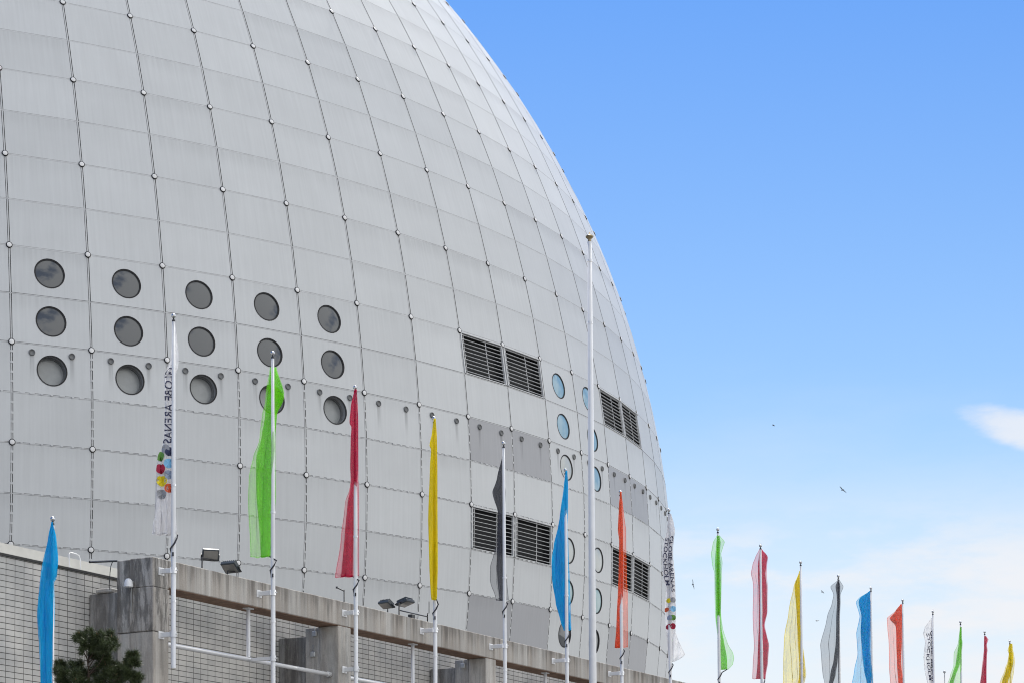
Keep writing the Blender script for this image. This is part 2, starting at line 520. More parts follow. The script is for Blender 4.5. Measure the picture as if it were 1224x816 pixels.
# vent caps: two under the level joint of every column
for c in range(-2, 17):
    for fr_ in (0.25, 0.75):
        r = 3.085; n = gdir(c + fr_, r); p = gp(c + fr_, r, -0.02)
        bm = bmesh.new()
        add_lathe(bm, p, n, [(0.145, 0.0), (0.145, 0.05), (0.115, 0.075), (0.115, 0.035), (0.0, 0.035)], 16, 0)
        link('vent_cap', bm, 'vent', globe)

# round windows
def port(c, r, kind):
    ctr, ex, ey, nn = gm_[(c, r)]
    deep = {'dark': 0.06, 'deep': 0.40}.get(kind, 0.05)
    K = 40
    def ring(rad, off): return [ctr + (ex * math.cos(2 * math.pi * k / K) + ey * math.sin(2 * math.pi * k / K)) * rad + nn * off for k in range(K)]
    bm = bmesh.new()
    prof = [(PR - 0.002, -deep), (PR - 0.002, 0.004), (PR + 0.012, 0.016), (PR + 0.012, 0.002)]
    rings = [[bm.verts.new(p) for p in ring(*q)] for q in prof]
    for i in range(3):
        for k in range(K):
            f = bm.faces.new((rings[i][k], rings[i][(k + 1) % K], rings[i + 1][(k + 1) % K], rings[i + 1][k]))
            f.material_index = 1 if i else 0
    # gasket: dark ring just inside the edge
    g1 = [bm.verts.new(p) for p in ring(PR - 0.004, 0.006)]; g2 = [bm.verts.new(p) for p in ring(PR - 0.045, 0.0)]; g3 = [bm.verts.new(p) for p in ring(PR - 0.045, -0.03)]
    for A, B in ((g1, g2), (g2, g3)):
        for k in range(K):
            f = bm.faces.new((A[k], A[(k + 1) % K], B[(k + 1) % K], B[k])); f.material_index = 1
    w = link('round_window', bm, ['recess_wall' if kind == 'deep' else 'shell', 'cap_rim'], globe)
    bm = bmesh.new()                       # the pane bulges very slightly
    bulge = 0.0 if kind == 'deep' else 0.045
    rr_ = [(PR - 0.003) * q / 6 for q in (6, 5, 4, 3, 2, 1)]
    rings = [[bm.verts.new(p) for p in ring(q, -deep + 0.012 + bulge * (1 - (q / PR) ** 2))] for q in rr_]
    cv = bm.verts.new(ctr + nn * (-deep + 0.012 + bulge))
    for i in range(5):
        for k in range(K): bm.faces.new((rings[i][k], rings[i][(k + 1) % K], rings[i + 1][(k + 1) % K], rings[i + 1][k]))
    for k in range(K): bm.faces.new((rings[5][k], rings[5][(k + 1) % K], cv))
    bmesh.ops.recalc_face_normals(bm, faces=bm.faces); bm.normal_update()
    if sum(f.normal.dot(nn) for f in bm.faces) < 0: bmesh.ops.reverse_faces(bm, faces=bm.faces)
    link('pane', bm, {'dark': 'glass', 'deep': 'recess', 'pale': 'sky_painted_glass', 'frost': 'frost', 'teal': 'teal_glass'}[kind], w, True)
    if kind == 'deep':                     # inner ring seen inside the deep reveal
        bm = bmesh.new()
        a_ = [bm.verts.new(p) for p in ring(PR - 0.006, -deep + 0.12)]; b_ = [bm.verts.new(p) for p in ring(PR - 0.075, -deep + 0.12)]; c2 = [bm.verts.new(p) for p in ring(PR - 0.075, -deep + 0.024)]
        for A, B in ((a_, b_), (b_, c2)):
            for k in range(K): bm.faces.new((A[k], A[(k + 1) % K], B[(k + 1) % K], B[k]))
        link('inner_ring', bm, 'vent', w)
for (c, r), k in ports.items(): port(c, r, k)

# louvres
for (c, r) in sorted(louv):
    cs = panel_corners(c, r)
    TL, BL, BR, TR = [gp(*q) for q in cs]
    nn = gdir(c + 0.5, r + 0.25)
    bm = bmesh.new()
    add_edges = ((TL, BL, 0.04), (TR, BR, 0.04), (TL, TR, 0.03), (BL, BR, 0.02))
    ctr = (TL + BL + BR + TR) / 4
    for a, b2, w in add_edges:
        d = b2 - a; s_ = d.cross(nn).normalized()
        if s_.dot(ctr - (a + b2) / 2) < 0: s_ = -s_
        add_box(bm, (a + b2) / 2 + s_ * w - nn * 0.03, d / 2, s_ * w, nn * 0.06)
    bmesh.ops.recalc_face_normals(bm, faces=bm.faces)
    lo = link('louvre', bm, 'slat', globe)
    bm = bmesh.new()
    n_sl = 10
    for k in range(n_sl):
        t = (k + 0.62) / (n_sl + 0.45)
        a = TL.lerp(BL, t); b2 = TR.lerp(BR, t)
        d = (b2 - a); dn = (BL - TL).normalized()
        sl = (nn * -0.9 + dn * 0.12).normalized()     # nearly level blade
        tn = d.normalized().cross(sl).normalized()
        add_box(bm, (a + b2) / 2 - nn * 0.05, d / 2 * 0.965, sl * 0.028, tn * 0.009)
    for t in (0.09, 0.62):
        a = TL.lerp(TR, t); b2 = BL.lerp(BR, t); d = b2 - a; s_ = d.cross(nn).normalized()
        add_box(bm, (a + b2) / 2 - nn * 0.085, d / 2 * 0.97, s_ * 0.02, nn * 0.012)
    bmesh.ops.recalc_face_normals(bm, faces=bm.faces)
    link('slats', bm, 'slat', lo)
    bm = bmesh.new()
    fr_ = [bm.verts.new(p - nn * 0.088) for p in (TL, BL, BR, TR)]; bk_ = [bm.verts.new(p - nn * 0.5) for p in (TL, BL, BR, TR)]
    bm.faces.new(bk_)
    for k in range(4): bm.faces.new((fr_[k], fr_[(k + 1) % 4], bk_[(k + 1) % 4], bk_[k]))
    link('dark_void', bm, 'shell', lo)

# ------------------------------------------------------------------ the concrete terrace frame and the poles
DX, DY, X0, Y0 = 1.52715712, 2.89540101, -6.28289226, 44.97684987
E1 = Vector((DX, DY, 0)).normalized(); SP = math.hypot(DX, DY)
NB = Vector((E1.y, -E1.x, 0)); UZ = Vector((0, 0, 1))
P0 = Vector((X0, Y0, 0))
def L3(a, b2, z): return P0 + E1 * a + NB * b2 + UZ * z
def on_b(px, py, b2):
    d = ray(px, py); t = (b2 - (CAM - P0).dot(NB)) / d.dot(NB); return CAM + d * t
def lbox(bm, a0, a1, b0, b1, z0, z1, mi=0):
    return add_box(bm, L3((a0 + a1) / 2, (b0 + b1) / 2, (z0 + z1) / 2), E1 * ((a1 - a0) / 2), NB * ((b1 - b0) / 2), UZ * ((z1 - z0) / 2), mi)
def bevel(bm, w=0.015, seg=1):
    bmesh.ops.recalc_face_normals(bm, faces=bm.faces)
    bmesh.ops.bevel(bm, geom=list(bm.edges), offset=w, segments=seg, affect='EDGES', profile=0.5)

A0, SPAN, AEND = -0.2855, 6.575, 72.0
frame = empty('concrete_frame', L3(A0, -0.8, 0))
tag(frame, 'long weathered concrete beam on stained piers in front of the tiled wall', 'concrete frame')
# beam: cast in lengths with open joints
joints = [A0 + 0.51]
a = 3.4
while a < AEND: joints.append(a); a += 3.2875
joints.append(AEND)
bm = bmesh.new()
for i in range(len(joints) - 1):
    lbox(bm, joints[i] + 0.006, joints[i + 1] - 0.006, -0.90, -0.35, 8.60, 9.12)
bevel(bm, 0.012)
link('beam', bm, 'concrete', frame)
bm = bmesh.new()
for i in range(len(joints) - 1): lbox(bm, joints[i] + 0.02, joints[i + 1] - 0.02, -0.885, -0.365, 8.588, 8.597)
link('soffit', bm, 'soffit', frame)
k = 0
while A0 + k * SPAN < AEND - 1:
    a = A0 + k * SPAN
    bm = bmesh.new()
    ztop = 9.12 if k == 0 else 8.586
    if k == 0:
        lbox(bm, a, a + 0.503, -0.895, -0.35, 8.56, ztop)                       # end block of the beam
        lbox(bm, a - 0.012, a + 0.515, -0.892, -0.338, 7.72, 8.554)
        lbox(bm, a + 0.02, a + 0.50, -1.21, -0.905, 7.72, ztop - 0.01)
        bevel(bm, 0.014)
        pr = link('pier', bm, 'pier_concrete', frame)
        bm = bmesh.new()
        lbox(bm, a + 0.004, a + 0.503, -0.895, -0.35, 0.0, 7.712); lbox(bm, a + 0.03, a + 0.50, -1.21, -0.903, 0.0, 7.71)
        bevel(bm, 0.014)
        link('pier_base', bm, 'lower_concrete', pr)
    else:
        lbox(bm, a, a + 0.505, -0.82, -0.352, 0.0, ztop); lbox(bm, a + 0.035, a + 0.50, -1.21, -0.832, 0.0, ztop)
        bevel(bm, 0.014)
        pr = link('pier', bm, 'lower_concrete', frame)
    bm = bmesh.new()
    lbox(bm, a + 0.11, a + 0.42, -1.93, -1.216, 0.0, 8.53 if k == 0 else 8.42)
    bevel(bm, 0.012)
    link('cross_wall', bm, 'fin_concrete', frame)
    if k == 0:
        bm = bmesh.new(); lbox(bm, a + 0.06, a + 0.44, -1.75, -1.38, 8.533, 8.62); bevel(bm, 0.02)
        link('loose_slab', bm, 'lower_concrete', frame)
    k += 1

# tiled wall behind the frame
WB = -1.94
wall = empty('tiled_wall', L3(0, WB, 0))
tag(wall, 'long wall of light grey stack bonded tiles with dark joints behind the concrete frame', 'wall')
bm = bmesh.new(); bm.loops.layers.uv.new('grid')
fs = lbox(bm, -30, AEND, WB - 0.5, WB, 0, 8.92)
bmesh.ops.recalc_face_normals(bm, faces=bm.faces)
ul = bm.loops.layers.uv['grid']
for f in bm.faces:
    for lp in f.loops:
        q = lp.vert.co - P0; lp[ul].uv = (q.dot(E1) + 0.06 if abs(f.normal.dot(NB)) > 0.5 else q.dot(NB), q.z + 0.005)
link('tile_face', bm, 'tile', wall)
bm = bmesh.new(); lbox(bm, -30, AEND, WB - 0.5, WB + 0.03, 8.922, 8.965)
link('edge_strip', bm, 'edge', wall)
bm = bmesh.new()
pz = on_b(0, 647.5, WB - 1.2).z
lbox(bm, -30, AEND, WB - 1.5, WB - 1.2, 8.5, pz); lbox(bm, -30, AEND, WB - 1.2, WB - 0.02, 8.966, 8.985)
link('parapet', bm, 'parapet', wall)

# small fittings ------------------------------------------------------
bm = bmesh.new()
h = [on_b(*q, WB - 1.15) for q in ((84, 676), (82.5, 662), (84, 659.5), (91, 661.2), (94.5, 663.5), (96, 668), (97, 680))]
h[0].z = 8.985; h[-1].z = 8.985
add_tube(bm, h, 0.011, 8)
tag(link('ladder_hoop', bm, 'white', None, loc=h[0]), 'thin white bent ladder hoop above the left tiled wall', 'ladder hoop')
bm = bmesh.new()
q0, q1 = on_b(107, 671.2, -1.15), on_b(139.5, 669.8, -1.15)
add_tube(bm, [q0, q1], 0.022, 6)
cpts = [on_b(x, y, -1.12) for x, y in ((134.5, 670.5), (132.5, 676), (131.5, 684), (131, 694), (131.2, 704))]
add_tube(bm, cpts, 0.008, 6)
tag(link('conduit_arm', bm, 'black', None, loc=q1), 'thin black rod with a dangling cable at the top of the end pier', 'cable rod')

# wall lamp on the pier end
wp = L3(A0 - 0.014, -0.83, on_b(161, 697, -0.8).z)
lp_ = empty('wall_lamp', wp); tag(lp_, 'small white bell shaped lamp on the stained end pier', 'wall lamp')
bm = bmesh.new()
add_lathe(bm, wp - E1 * 0.11 - UZ * 0.08, UZ, [(0.088, 0.0), (0.085, 0.05), (0.07, 0.12), (0.042, 0.155), (0.0, 0.165)], 20)
link('lamp_shade', bm, 'white', lp_)
bm = bmesh.new(); add_box(bm, wp - E1 * 0.02 - UZ * 0.01, E1 * 0.019, NB * 0.035, UZ * 0.05)
add_tube(bm, [wp - E1 * 0.015 - UZ * 0.06, wp - E1 * 0.015 - UZ * 0.55], 0.012, 6)
link('bracket', bm, 'galv', lp_)

# junction boxes on the piers
for (px, py, aa, lab) in ((377, 757, 1, 'upper grey junction box on the second pier'), (375, 781.5, 1, 'lower grey junction box on the second pier'), (554, 795, 2, 'grey junction box on the third pier under the beam')):
    a = A0 + aa * SPAN + 0.035
    d = ray(px, py); t = (a - (CAM - P0).dot(E1)) / d.dot(E1); p = CAM + d * t
    bm = bmesh.new(); add_box(bm, p - E1 * 0.03, E1 * 0.028, NB * 0.055, UZ * 0.055); bevel(bm, 0.008)
    add_tube(bm, [p - E1 * 0.02 + UZ * 0.055, p - E1 * 0.02 + UZ * 0.2], 0.008, 6)
    tag(link('junction_box', bm, 'galv', None, loc=p), lab, 'junction box', 'junction boxes on the piers')

# pipe rails between the piers
for k in range(3):
    a0 = A0 + k * SPAN + 0.51; a1 = A0 + (k + 1) * SPAN - 0.004
    rl = empty('pipe_rail', L3(a0, -0.55, 7.55))
    tag(rl, ('white pipe rail with one upright between the end pier and the second pier', 'white pipe rail with one upright under the beam between second and third piers',
             'white pipe rail under the beam beyond the third pier')[k], 'pipe rail', 'white pipe rails under the concrete beam')
    bm = bmesh.new()
    add_tube(bm, [L3(a0, -0.55, 7.55), L3(a1, -0.55, 7.55)], 0.043, 12)
    for aa in (a0 + 0.06, a1 - 0.07): add_tube(bm, [L3(aa - 0.05, -0.55, 7.55), L3(aa + 0.05, -0.55, 7.55)], 0.056, 12)
    link('rail', bm, 'white', rl)
    bm = bmesh.new()
    am = A0 + k * SPAN + 3.475
    add_tube(bm, [L3(am, -0.55, 7.59), L3(am, -0.55, 8.586)], 0.04, 12); lbox(bm, am - 0.1, am + 0.1, -0.62, -0.48, 8.565, 8.587)
    link('upright', bm, 'white', rl)

# floodlights on the beam
def floodlight(px, py, yaw, tilt, label, hpx, hpy, w=0.33, hgt=0.22):
    base = on_b(px, py, -0.52); base.z = 9.121
    fl = empty('floodlight', base); tag(fl, label, 'floodlight', 'floodlights on the concrete beam')
    head = on_b(hpx, hpy, -0.52)
    fwd = Vector((math.sin(yaw) * math.cos(tilt), -math.cos(yaw) * math.cos(tilt), math.sin(tilt)))
    sx = fwd.cross(UZ).normalized(); sy = sx.cross(fwd).normalized()
    bm = bmesh.new(); add_box(bm, head, sx * w / 2, sy * hgt / 2, fwd * 0.035)
    bevel(bm, 0.012)
    for k in range(7):
        add_box(bm, head - fwd * 0.058 + sx * (w * (k - 3) / 7.5), sx * 0.006, sy * hgt * 0.42, fwd * 0.025)
    add_box(bm, head - fwd * 0.075, sx * w * 0.2, sy * hgt * 0.25, fwd * 0.03)
    bmesh.ops.recalc_face_normals(bm, faces=bm.faces)
    link('housing', bm, 'lamp_body', fl)
    bm = bmesh.new(); add_box(bm, head + fwd * 0.037, sx * w * 0.43, sy * hgt * 0.38, fwd * 0.003)
    link('lens', bm, 'lamp_glass', fl)
    bm = bmesh.new()
    low = head - sy * hgt * 0.55
    for s1 in (-1, 1): add_tube(bm, [head + sx * s1 * w * 0.53, low + sx * s1 * w * 0.53], 0.013, 6)
    add_tube(bm, [low - sx * w * 0.53, low + sx * w * 0.53], 0.013, 6)
    link('yoke', bm, 'black', fl)
    bm = bmesh.new(); mid = low - sx * w * 0.3
    add_tube(bm, [base, Vector((base.x, base.y, mid.z)), mid], 0.016, 8); add_box(bm, base + UZ * 0.008, E1 * 0.06, NB * 0.06, UZ * 0.006)
    link('post', bm, 'black', fl)
floodlight(241.5, 678, R_(20), R_(-28), 'leftmost dark floodlight standing upright on the beam near the end pier', 251.5, 662)
floodlight(272, 686, R_(-30), R_(-50), 'dark floodlight tilted down beside the leftmost one on the beam', 275.5, 677.2, 0.35, 0.26)
floodlight(463.5, 729, R_(-42), R_(-58), 'dark floodlight tilted down on the beam between red and yellow flags', 461.5, 722)
floodlight(477, 733, R_(62), R_(-72), 'dark floodlight seen edge on beside the handrail on the beam', 484.5, 720, 0.36, 0.30)

# short handrail and aerial on the beam
bm = bmesh.new()
hr = [on_b(x, y, -0.6) for x, y in ((477, 728.7), (511, 736.5))]
add_tube(bm, hr, 0.014, 6)
for p in (hr[0], hr[1]): add_tube(bm, [p + UZ * 0.05, Vector((p.x, p.y, 9.121))], 0.013, 6)
bp_ = on_b(492, 735.2, -0.6); add_box(bm, Vector((bp_.x, bp_.y, 9.19)), E1 * 0.075, NB * 0.05, UZ * 0.065)
e_ = hr[1]; add_tube(bm, [e_, e_ + UZ * 0.08, e_ + UZ * 0.08 + Vector((0.035, 0, 0)), e_ + UZ * 0.35 + Vector((0.037, 0, 0))], 0.01, 6)
tag(link('cable_rail', bm, 'black', None, loc=Vector((hr[0].x, hr[0].y, 9.121))), 'low dark rail with a small box on the beam beside the yellow flag', 'rail')
bm = bmesh.new()
ap = on_b(411.3, 720, -0.42)
tp = on_b(411.3, 706, -0.42); tip = on_b(402.5, 704.8, -0.42)
add_tube(bm, [Vector((ap.x, ap.y, 9.121)), Vector((ap.x, ap.y, tp.z + 0.03))], 0.013, 6)
add_tube(bm, [Vector((ap.x, ap.y, tp.z)), Vector((tip.x, tip.y, tp.z + 0.04))], 0.011, 6)
add_box(bm, Vector((tip.x, tip.y, tp.z + 0.04)), Vector((0.02, 0, 0)), Vector((0, 0.02, 0)), UZ * 0.02)
tag(link('aerial', bm, 'black', None, loc=Vector((ap.x, ap.y, 9.121))), 'small black aerial with a side arm on the beam by the red flag', 'aerial')

# ------------------------------------------------------------------ flag poles
TOP = [(207.5, 376), (326, 420), (424.5, 461), (519, 498), (602, 528), (676, 560), (741.5, 586), (799.5, 608), (858, 631), (909, 650.5), (957, 670.5),
       (1002, 687), (1041, 701.5), (1079, 716), (1115, 729.5), (1148, 742), (1177, 754), (1207, 765)]
HUE = ['white', 'green', 'red', 'yellow', 'grey', 'blue', 'orange'] * 3
PLAB = ['white flagpole clamped to the end pier, carrying the lettered flag with coloured dots', 'white flagpole with the long green flag in front of the globe',
        'white flagpole at the second pier with the long crimson flag', 'white flagpole with the narrow limp yellow flag in front of the globe',
        'white flagpole with the charcoal flag in front of the lower louvre', 'white flagpole with the bright blue flag left of the tall mast',
        'white flagpole with the narrow orange flag right of the tall mast', 'flagpole with the lettered white flag at the edge of the globe',
        'flagpole with the green flag against the sky nearest the globe', 'flagpole with the crimson flag against the sky between green and yellow',
        'flagpole with the wide pale yellow flag against the sky', 'flagpole with the pale grey flag against the sky', 'flagpole with the sky blue flag against the sky',
        'flagpole with the salmon orange flag against the sky', 'far flagpole with the small lettered white flag against the sky',
        'far flagpole with the small green flag against the sky', 'far flagpole with the thin dark crimson flag near the right edge', 'rightmost far flagpole with the small yellow flag']
poles = []
def flagpole(i, top, zbot, label, brackets, rad=0.046):
    base = Vector((top.x, top.y, zbot))
    p = empty('flagpole', base); tag(p, label, 'flagpole', 'flagpoles in a row along the concrete beam')
    bm = bmesh.new()
    add_tube(bm, [base, Vector((top.x, top.y, zbot + 3)), Vector((top.x, top.y, top.z - 0.14))], [rad, rad * 0.97, rad * 0.62], 14)
    for hz in (0.0, 2.2): add_tube(bm, [base + UZ * (1.25 + hz), base + UZ * (1.29 + hz)], rad * 1.07, 14)
    link('shaft', bm, 'white', p)
    bm = bmesh.new(); c0 = Vector((top.x, top.y, top.z - 0.14))
    add_lathe(bm, c0, UZ, [(0.03, 0), (0.032, 0.03), (0.014, 0.045), (0.014, 0.075)], 14, 1)
    add_lathe(bm, c0, UZ, [(0.0, 0.065)] + [(0.046 * math.sin(t), 0.112 - 0.046 * math.cos(t)) for t in [math.pi * q / 9 for q in range(1, 9)]] + [(0.0, 0.158)], 14, 0)
    link('finial', bm, ['chrome', 'black'], p)
    for z, kind in brackets:
        bm = bmesh.new()
        c = Vector((top.x, top.y, z))
        if kind == 'beam':
            back = (c - P0).dot(NB) + 0.35
            lb = NB * (back / 2)
            add_box(bm, c - NB * (back / 2 + 0.02), NB * (back / 2 - 0.021), E1 * 0.035, UZ * 0.045)
            add_box(bm, c - NB * (back - 0.008), NB * 0.007, E1 * 0.09, UZ * 0.075)
        else:
            a_, b_ = (c - P0).dot(E1), (c - P0).dot(NB)
            ll = b_ + 0.55
            add_box(bm, c - NB * (ll / 2), NB * (ll / 2), E1 * 0.03, UZ * 0.035)
        bevel(bm, 0.006)
        add_tube(bm, [c - UZ * 0.055, c + UZ * 0.055], rad + 0.014, 14)
        add_tube(bm, [c + NB * (rad + 0.01) , c + NB * (rad + 0.045)], 0.012, 6)
        link('bracket', bm, 'white', p)
    return p
PT = []
for i, t in enumerate(TOP):
    Y = Y0 + DY * i
    top = at(t[0], t[1], Y); PT.append(top)
    br = [(8.87, 'beam')]
    br.append((7.66, 'beam') if i % 2 == 0 else (7.545, 'rail'))
    if i > 6: br = br[:1]
    flagpole(i, top, 7.02, PLAB[i], br)
TX = PT
# the pole of the low blue flag stands on the ground
lowtop = at(63, 618, 42.1)
flagpole(-1, lowtop, 0.0, 'lower flagpole with the blue flag in front of the left tiled wall', [])

# tall bare mast
mt = at(704.6, 281, 54.0)
mast = empty('mast', Vector((mt.x, mt.y, 0))); tag(mast, 'tall bare white mast, the tallest pole, without a flag', 'mast')
bm = bmesh.new(); add_tube(bm, [(mt.x, mt.y, 0), (mt.x, mt.y, 8), (mt.x, mt.y, mt.z - 0.16)], [0.105, 0.085, 0.05], 20)
for z in (mt.z - 0.62, mt.z - 2.05): add_tube(bm, [(mt.x, mt.y, z), (mt.x, mt.y, z + 0.05)], 0.062, 18)
link('shaft', bm, 'white', mast)
bm = bmesh.new(); c0 = Vector((mt.x, mt.y, mt.z - 0.16))
add_lathe(bm, c0, UZ, [(0.04, 0), (0.04, 0.03), (0.03, 0.05), (0.085, 0.10), (0.09, 0.13), (0.05, 0.16), (0.02, 0.17), (0.012, 0.22), (0.0, 0.22)], 16)
link('finial', bm, 'brass', mast)

# ------------------------------------------------------------------ flags
FL = {}   # rows: photo y, left edge, left of the folded bundle, right of the bundle, right edge
FL[-1] = [(624, 62.5, 62.5, 64, 64), (642, 59, 59, 68, 68), (670, 52.8, 53, 70.5, 71), (688, 50, 50.2, 69, 69.5), (697, 49, 49, 65, 66), (720, 47.5, 47.5, 65, 65.3), (736, 46.5, 46.5, 65, 65), (770, 48.5, 48.5, 64.5, 64.7), (816, 49.3, 49.5, 63.5, 63.8), (850, 50, 50, 62, 62.5)]
FL[0] = [(385, 205, 205.5, 208, 208.5), (425, 203, 205, 207, 213.5), (437, 199, 203, 207, 213), (447, 195, 199, 207, 208.5), (480, 195.8, 196.5, 206.5, 208), (520, 195, 196, 207, 208), (531, 192.5, 193, 207.5, 208), (545, 188, 188.3, 207.5, 208), (575, 185.5, 186, 207.5, 208), (600, 185.3, 185.5, 208, 208.5), (615, 184.5, 185, 209, 209.5), (626, 182.5, 183.5, 210, 211), (637, 180.5, 182, 211, 212)]
FL[1] = [(437, 322, 323, 329, 330), (468, 317, 319, 338.5, 339.5), (477, 316, 318, 337.5, 338.5), (492, 312, 316, 330, 331), (520, 309, 312, 328, 329), (545, 302, 306, 328, 329), (565, 296, 306, 328, 329), (593, 294.5, 306.5, 328, 329), (640, 298, 310, 325, 327), (664, 298.5, 311, 322, 323)]
FL[2] = [(466, 424, 424, 426.5, 427), (485, 419.8, 419.8, 427.5, 428), (506, 418, 418, 428.5, 429), (511, 420.5, 420.5, 428.5, 429), (525, 419.5, 419.5, 428.5, 429), (560, 419, 419, 428.3, 429.2), (575, 419, 420, 427.5, 429), (600, 412, 415.2, 422.5, 429), (640, 407, 411.5, 422, 429), (688, 399.5, 407, 421.5, 429.5)]
FL[3] = [(501, 518.6, 518.6, 521, 521), (518, 516.3, 516.5, 522, 522.3), (533, 513.5, 513.5, 522.5, 522.6), (538, 515.5, 515.5, 522.6, 522.8), (560, 514, 514, 523, 523), (620, 512, 512, 523.2, 523.4), (680, 513.5, 513.5, 523.3, 523.6), (712, 515, 515, 522.6, 522.8), (717, 516, 516, 522, 522)]
FL[4] = [(540, 601, 601, 602.3, 602.5), (570, 594, 594, 603, 603), (587, 588.5, 588.5, 604.3, 604.5), (612, 595.5, 595.5, 604, 604), (650, 593, 594.5, 603, 603.5), (675, 585.8, 593.5, 603, 604), (692, 585.5, 594.5, 602.5, 606), (716, 593, 597, 601.5, 608)]
FL[5] = [(563, 676, 676, 678, 678), (580, 674, 674, 678.7, 679), (618, 669, 669, 678.2, 679), (626, 667.5, 667.5, 677, 678.5), (650, 662, 662, 677, 679.5), (668, 659.5, 659.5, 677.5, 680), (690, 660, 660, 678, 681), (720, 664.5, 664.5, 680, 682), (740, 670, 670, 681.5, 682.5), (752, 674, 674, 682.5, 683)]
FL[6] = [(588, 741, 741, 742.5, 742.6), (605, 739.7, 739.7, 743.8, 744.5), (634, 738.3, 738.5, 744.5, 748), (646, 740, 740, 744.5, 748), (680, 739.6, 739.8, 744.8, 748.5), (712, 738.3, 738.5, 744.5, 750), (750, 736.8, 737, 745, 750.5), (773, 735, 735, 744, 750.5)]
FL[7] = [(614, 799, 799, 801.5, 802), (625, 797.8, 798, 804.5, 805), (635, 797, 797.2, 806, 806.5), (645, 794, 794.3, 804.5, 805), (655, 792.5, 793, 803, 804), (666, 791, 791.3, 803.5, 804), (690, 792.5, 793, 806, 806.5), (705, 796, 797, 806.5, 807), (725, 794.5, 798, 807, 807.3), (740, 795, 798, 807, 807.4), (754, 797, 798, 807.3, 807.8), (766, 798, 798.5, 806, 811.5), (781, 798.3, 799, 805, 819), (785, 798.5, 799, 804, 816), (790, 799, 799.5, 802, 806)]
FL[8] = [(640, 856.5, 857, 859.5, 860), (648, 852, 856, 861, 866), (655, 850.8, 855.5, 860.5, 863.5), (662, 849.5, 855, 860, 861.5), (673, 851, 854.5, 861, 863), (684, 854, 855, 861, 862), (710, 854, 855, 861.3, 861.6), (730, 854.5, 855.5, 861, 861.3), (750, 857, 857.5, 863, 864), (766, 859, 859.5, 866, 869.5), (785, 861, 862, 869, 878), (794, 861.3, 862, 869.5, 876), (799, 862, 862.5, 869.5, 871)]
FL[9] = [(655, 908, 908.5, 911, 911), (664, 903.5, 907.5, 918, 918.6), (673, 900, 906.5, 916.5, 917.5), (684, 898, 906.5, 915.5, 917), (700, 901, 907, 917, 918), (730, 900.5, 907.5, 917, 917.6), (746, 901, 907.5, 914, 914.5), (770, 902, 906.5, 919, 919.6), (790, 900.5, 906, 917.5, 918.5), (810, 899.5, 904.5, 915, 915.6)]
FL[10] = [(681, 956, 956, 958, 958.3), (700, 949, 950, 958, 958.3), (730, 943, 952.5, 958, 958.4), (760, 938, 954, 958, 958.6), (790, 937.3, 956, 961.5, 962.3), (806, 937, 956, 962.5, 963.4), (820, 936.8, 954, 960, 961), (834, 937, 952, 958, 959)]
FL[11] = [(693, 1001, 1001, 1002.5, 1003), (701, 992, 998, 1004, 1008), (711, 996, 999.5, 1003.5, 1004), (720, 994, 1000, 1003.8, 1004.2), (740, 987.5, 999, 1002.3, 1002.8), (770, 980.5, 998, 1002, 1002.6), (790, 982, 995.5, 1001, 1002.4), (806, 983, 992, 998, 1002.2), (820, 985, 990, 994.5, 1001.5), (838, 988, 990, 993, 1000)]
FL[12] = [(705, 1040, 1040, 1041.5, 1041.6), (714, 1026.5, 1028, 1041, 1041.4), (718, 1024, 1027, 1041, 1041.2), (735, 1028.3, 1030, 1041, 1041.2), (755, 1024.5, 1029, 1040.3, 1041), (780, 1026, 1031, 1040.3, 1041), (800, 1022, 1033.5, 1041.5, 1042), (816, 1019, 1037, 1043, 1043.3), (847, 1016, 1036, 1042, 1042.4)]
FL[13] = [(721, 1077, 1077, 1079.5, 1079.6), (728, 1071.5, 1072, 1080.3, 1080.6), (738, 1060.5, 1064, 1079, 1079.4), (748, 1062, 1071.5, 1079, 1079.5), (762, 1063, 1072, 1078.8, 1079.4), (790, 1064, 1073, 1078, 1079.5), (816, 1065, 1074, 1079.5, 1080), (851, 1064, 1074, 1079, 1080)]
FL[14] = [(737, 1114, 1114, 1116, 1116), (748, 1106.5, 1113, 1116, 1116), (756, 1104, 1113, 1116.2, 1116.4), (766, 1107, 1112.8, 1116.4, 1116.6), (785, 1104, 1113, 1116.6, 1117), (800, 1106.5, 1113, 1116.8, 1117), (816, 1109.5, 1113, 1117, 1117.2), (863, 1106, 1112, 1117, 1117.6)]
FL[15] = [(749, 1147, 1147, 1148.8, 1149), (763, 1145.5, 1146, 1148.8, 1149.2), (767, 1145, 1145.5, 1149.5, 1150), (781, 1140, 1143.8, 1148.3, 1148.8), (794, 1140, 1142, 1146.5, 1148.6), (806, 1136.8, 1138.5, 1143, 1148.6), (816, 1134, 1135.5, 1140, 1148.6), (872, 1126, 1129, 1136, 1148)]
FL[16] = [(760, 1176, 1176, 1178, 1178), (764, 1175.8, 1176, 1180, 1181), (770, 1175.8, 1176, 1178.6, 1179), (777, 1175.8, 1176, 1179.3, 1180), (782, 1175.3, 1175.6, 1178.8, 1179), (800, 1173, 1173.4, 1178.6, 1179), (816, 1171, 1171.5, 1178, 1178.6), (876, 1164, 1166, 1175, 1178)]
FL[17] = [(769, 1206, 1206.2, 1209, 1209.5), (777, 1204, 1205, 1209.5, 1210), (781, 1205.3, 1205.6, 1210.3, 1211), (791, 1204, 1204.8, 1211, 1212), (800, 1200.3, 1201.5, 1208.5, 1211), (816, 1195, 1197, 1204, 1208.8), (884, 1187, 1190, 1200, 1207)]
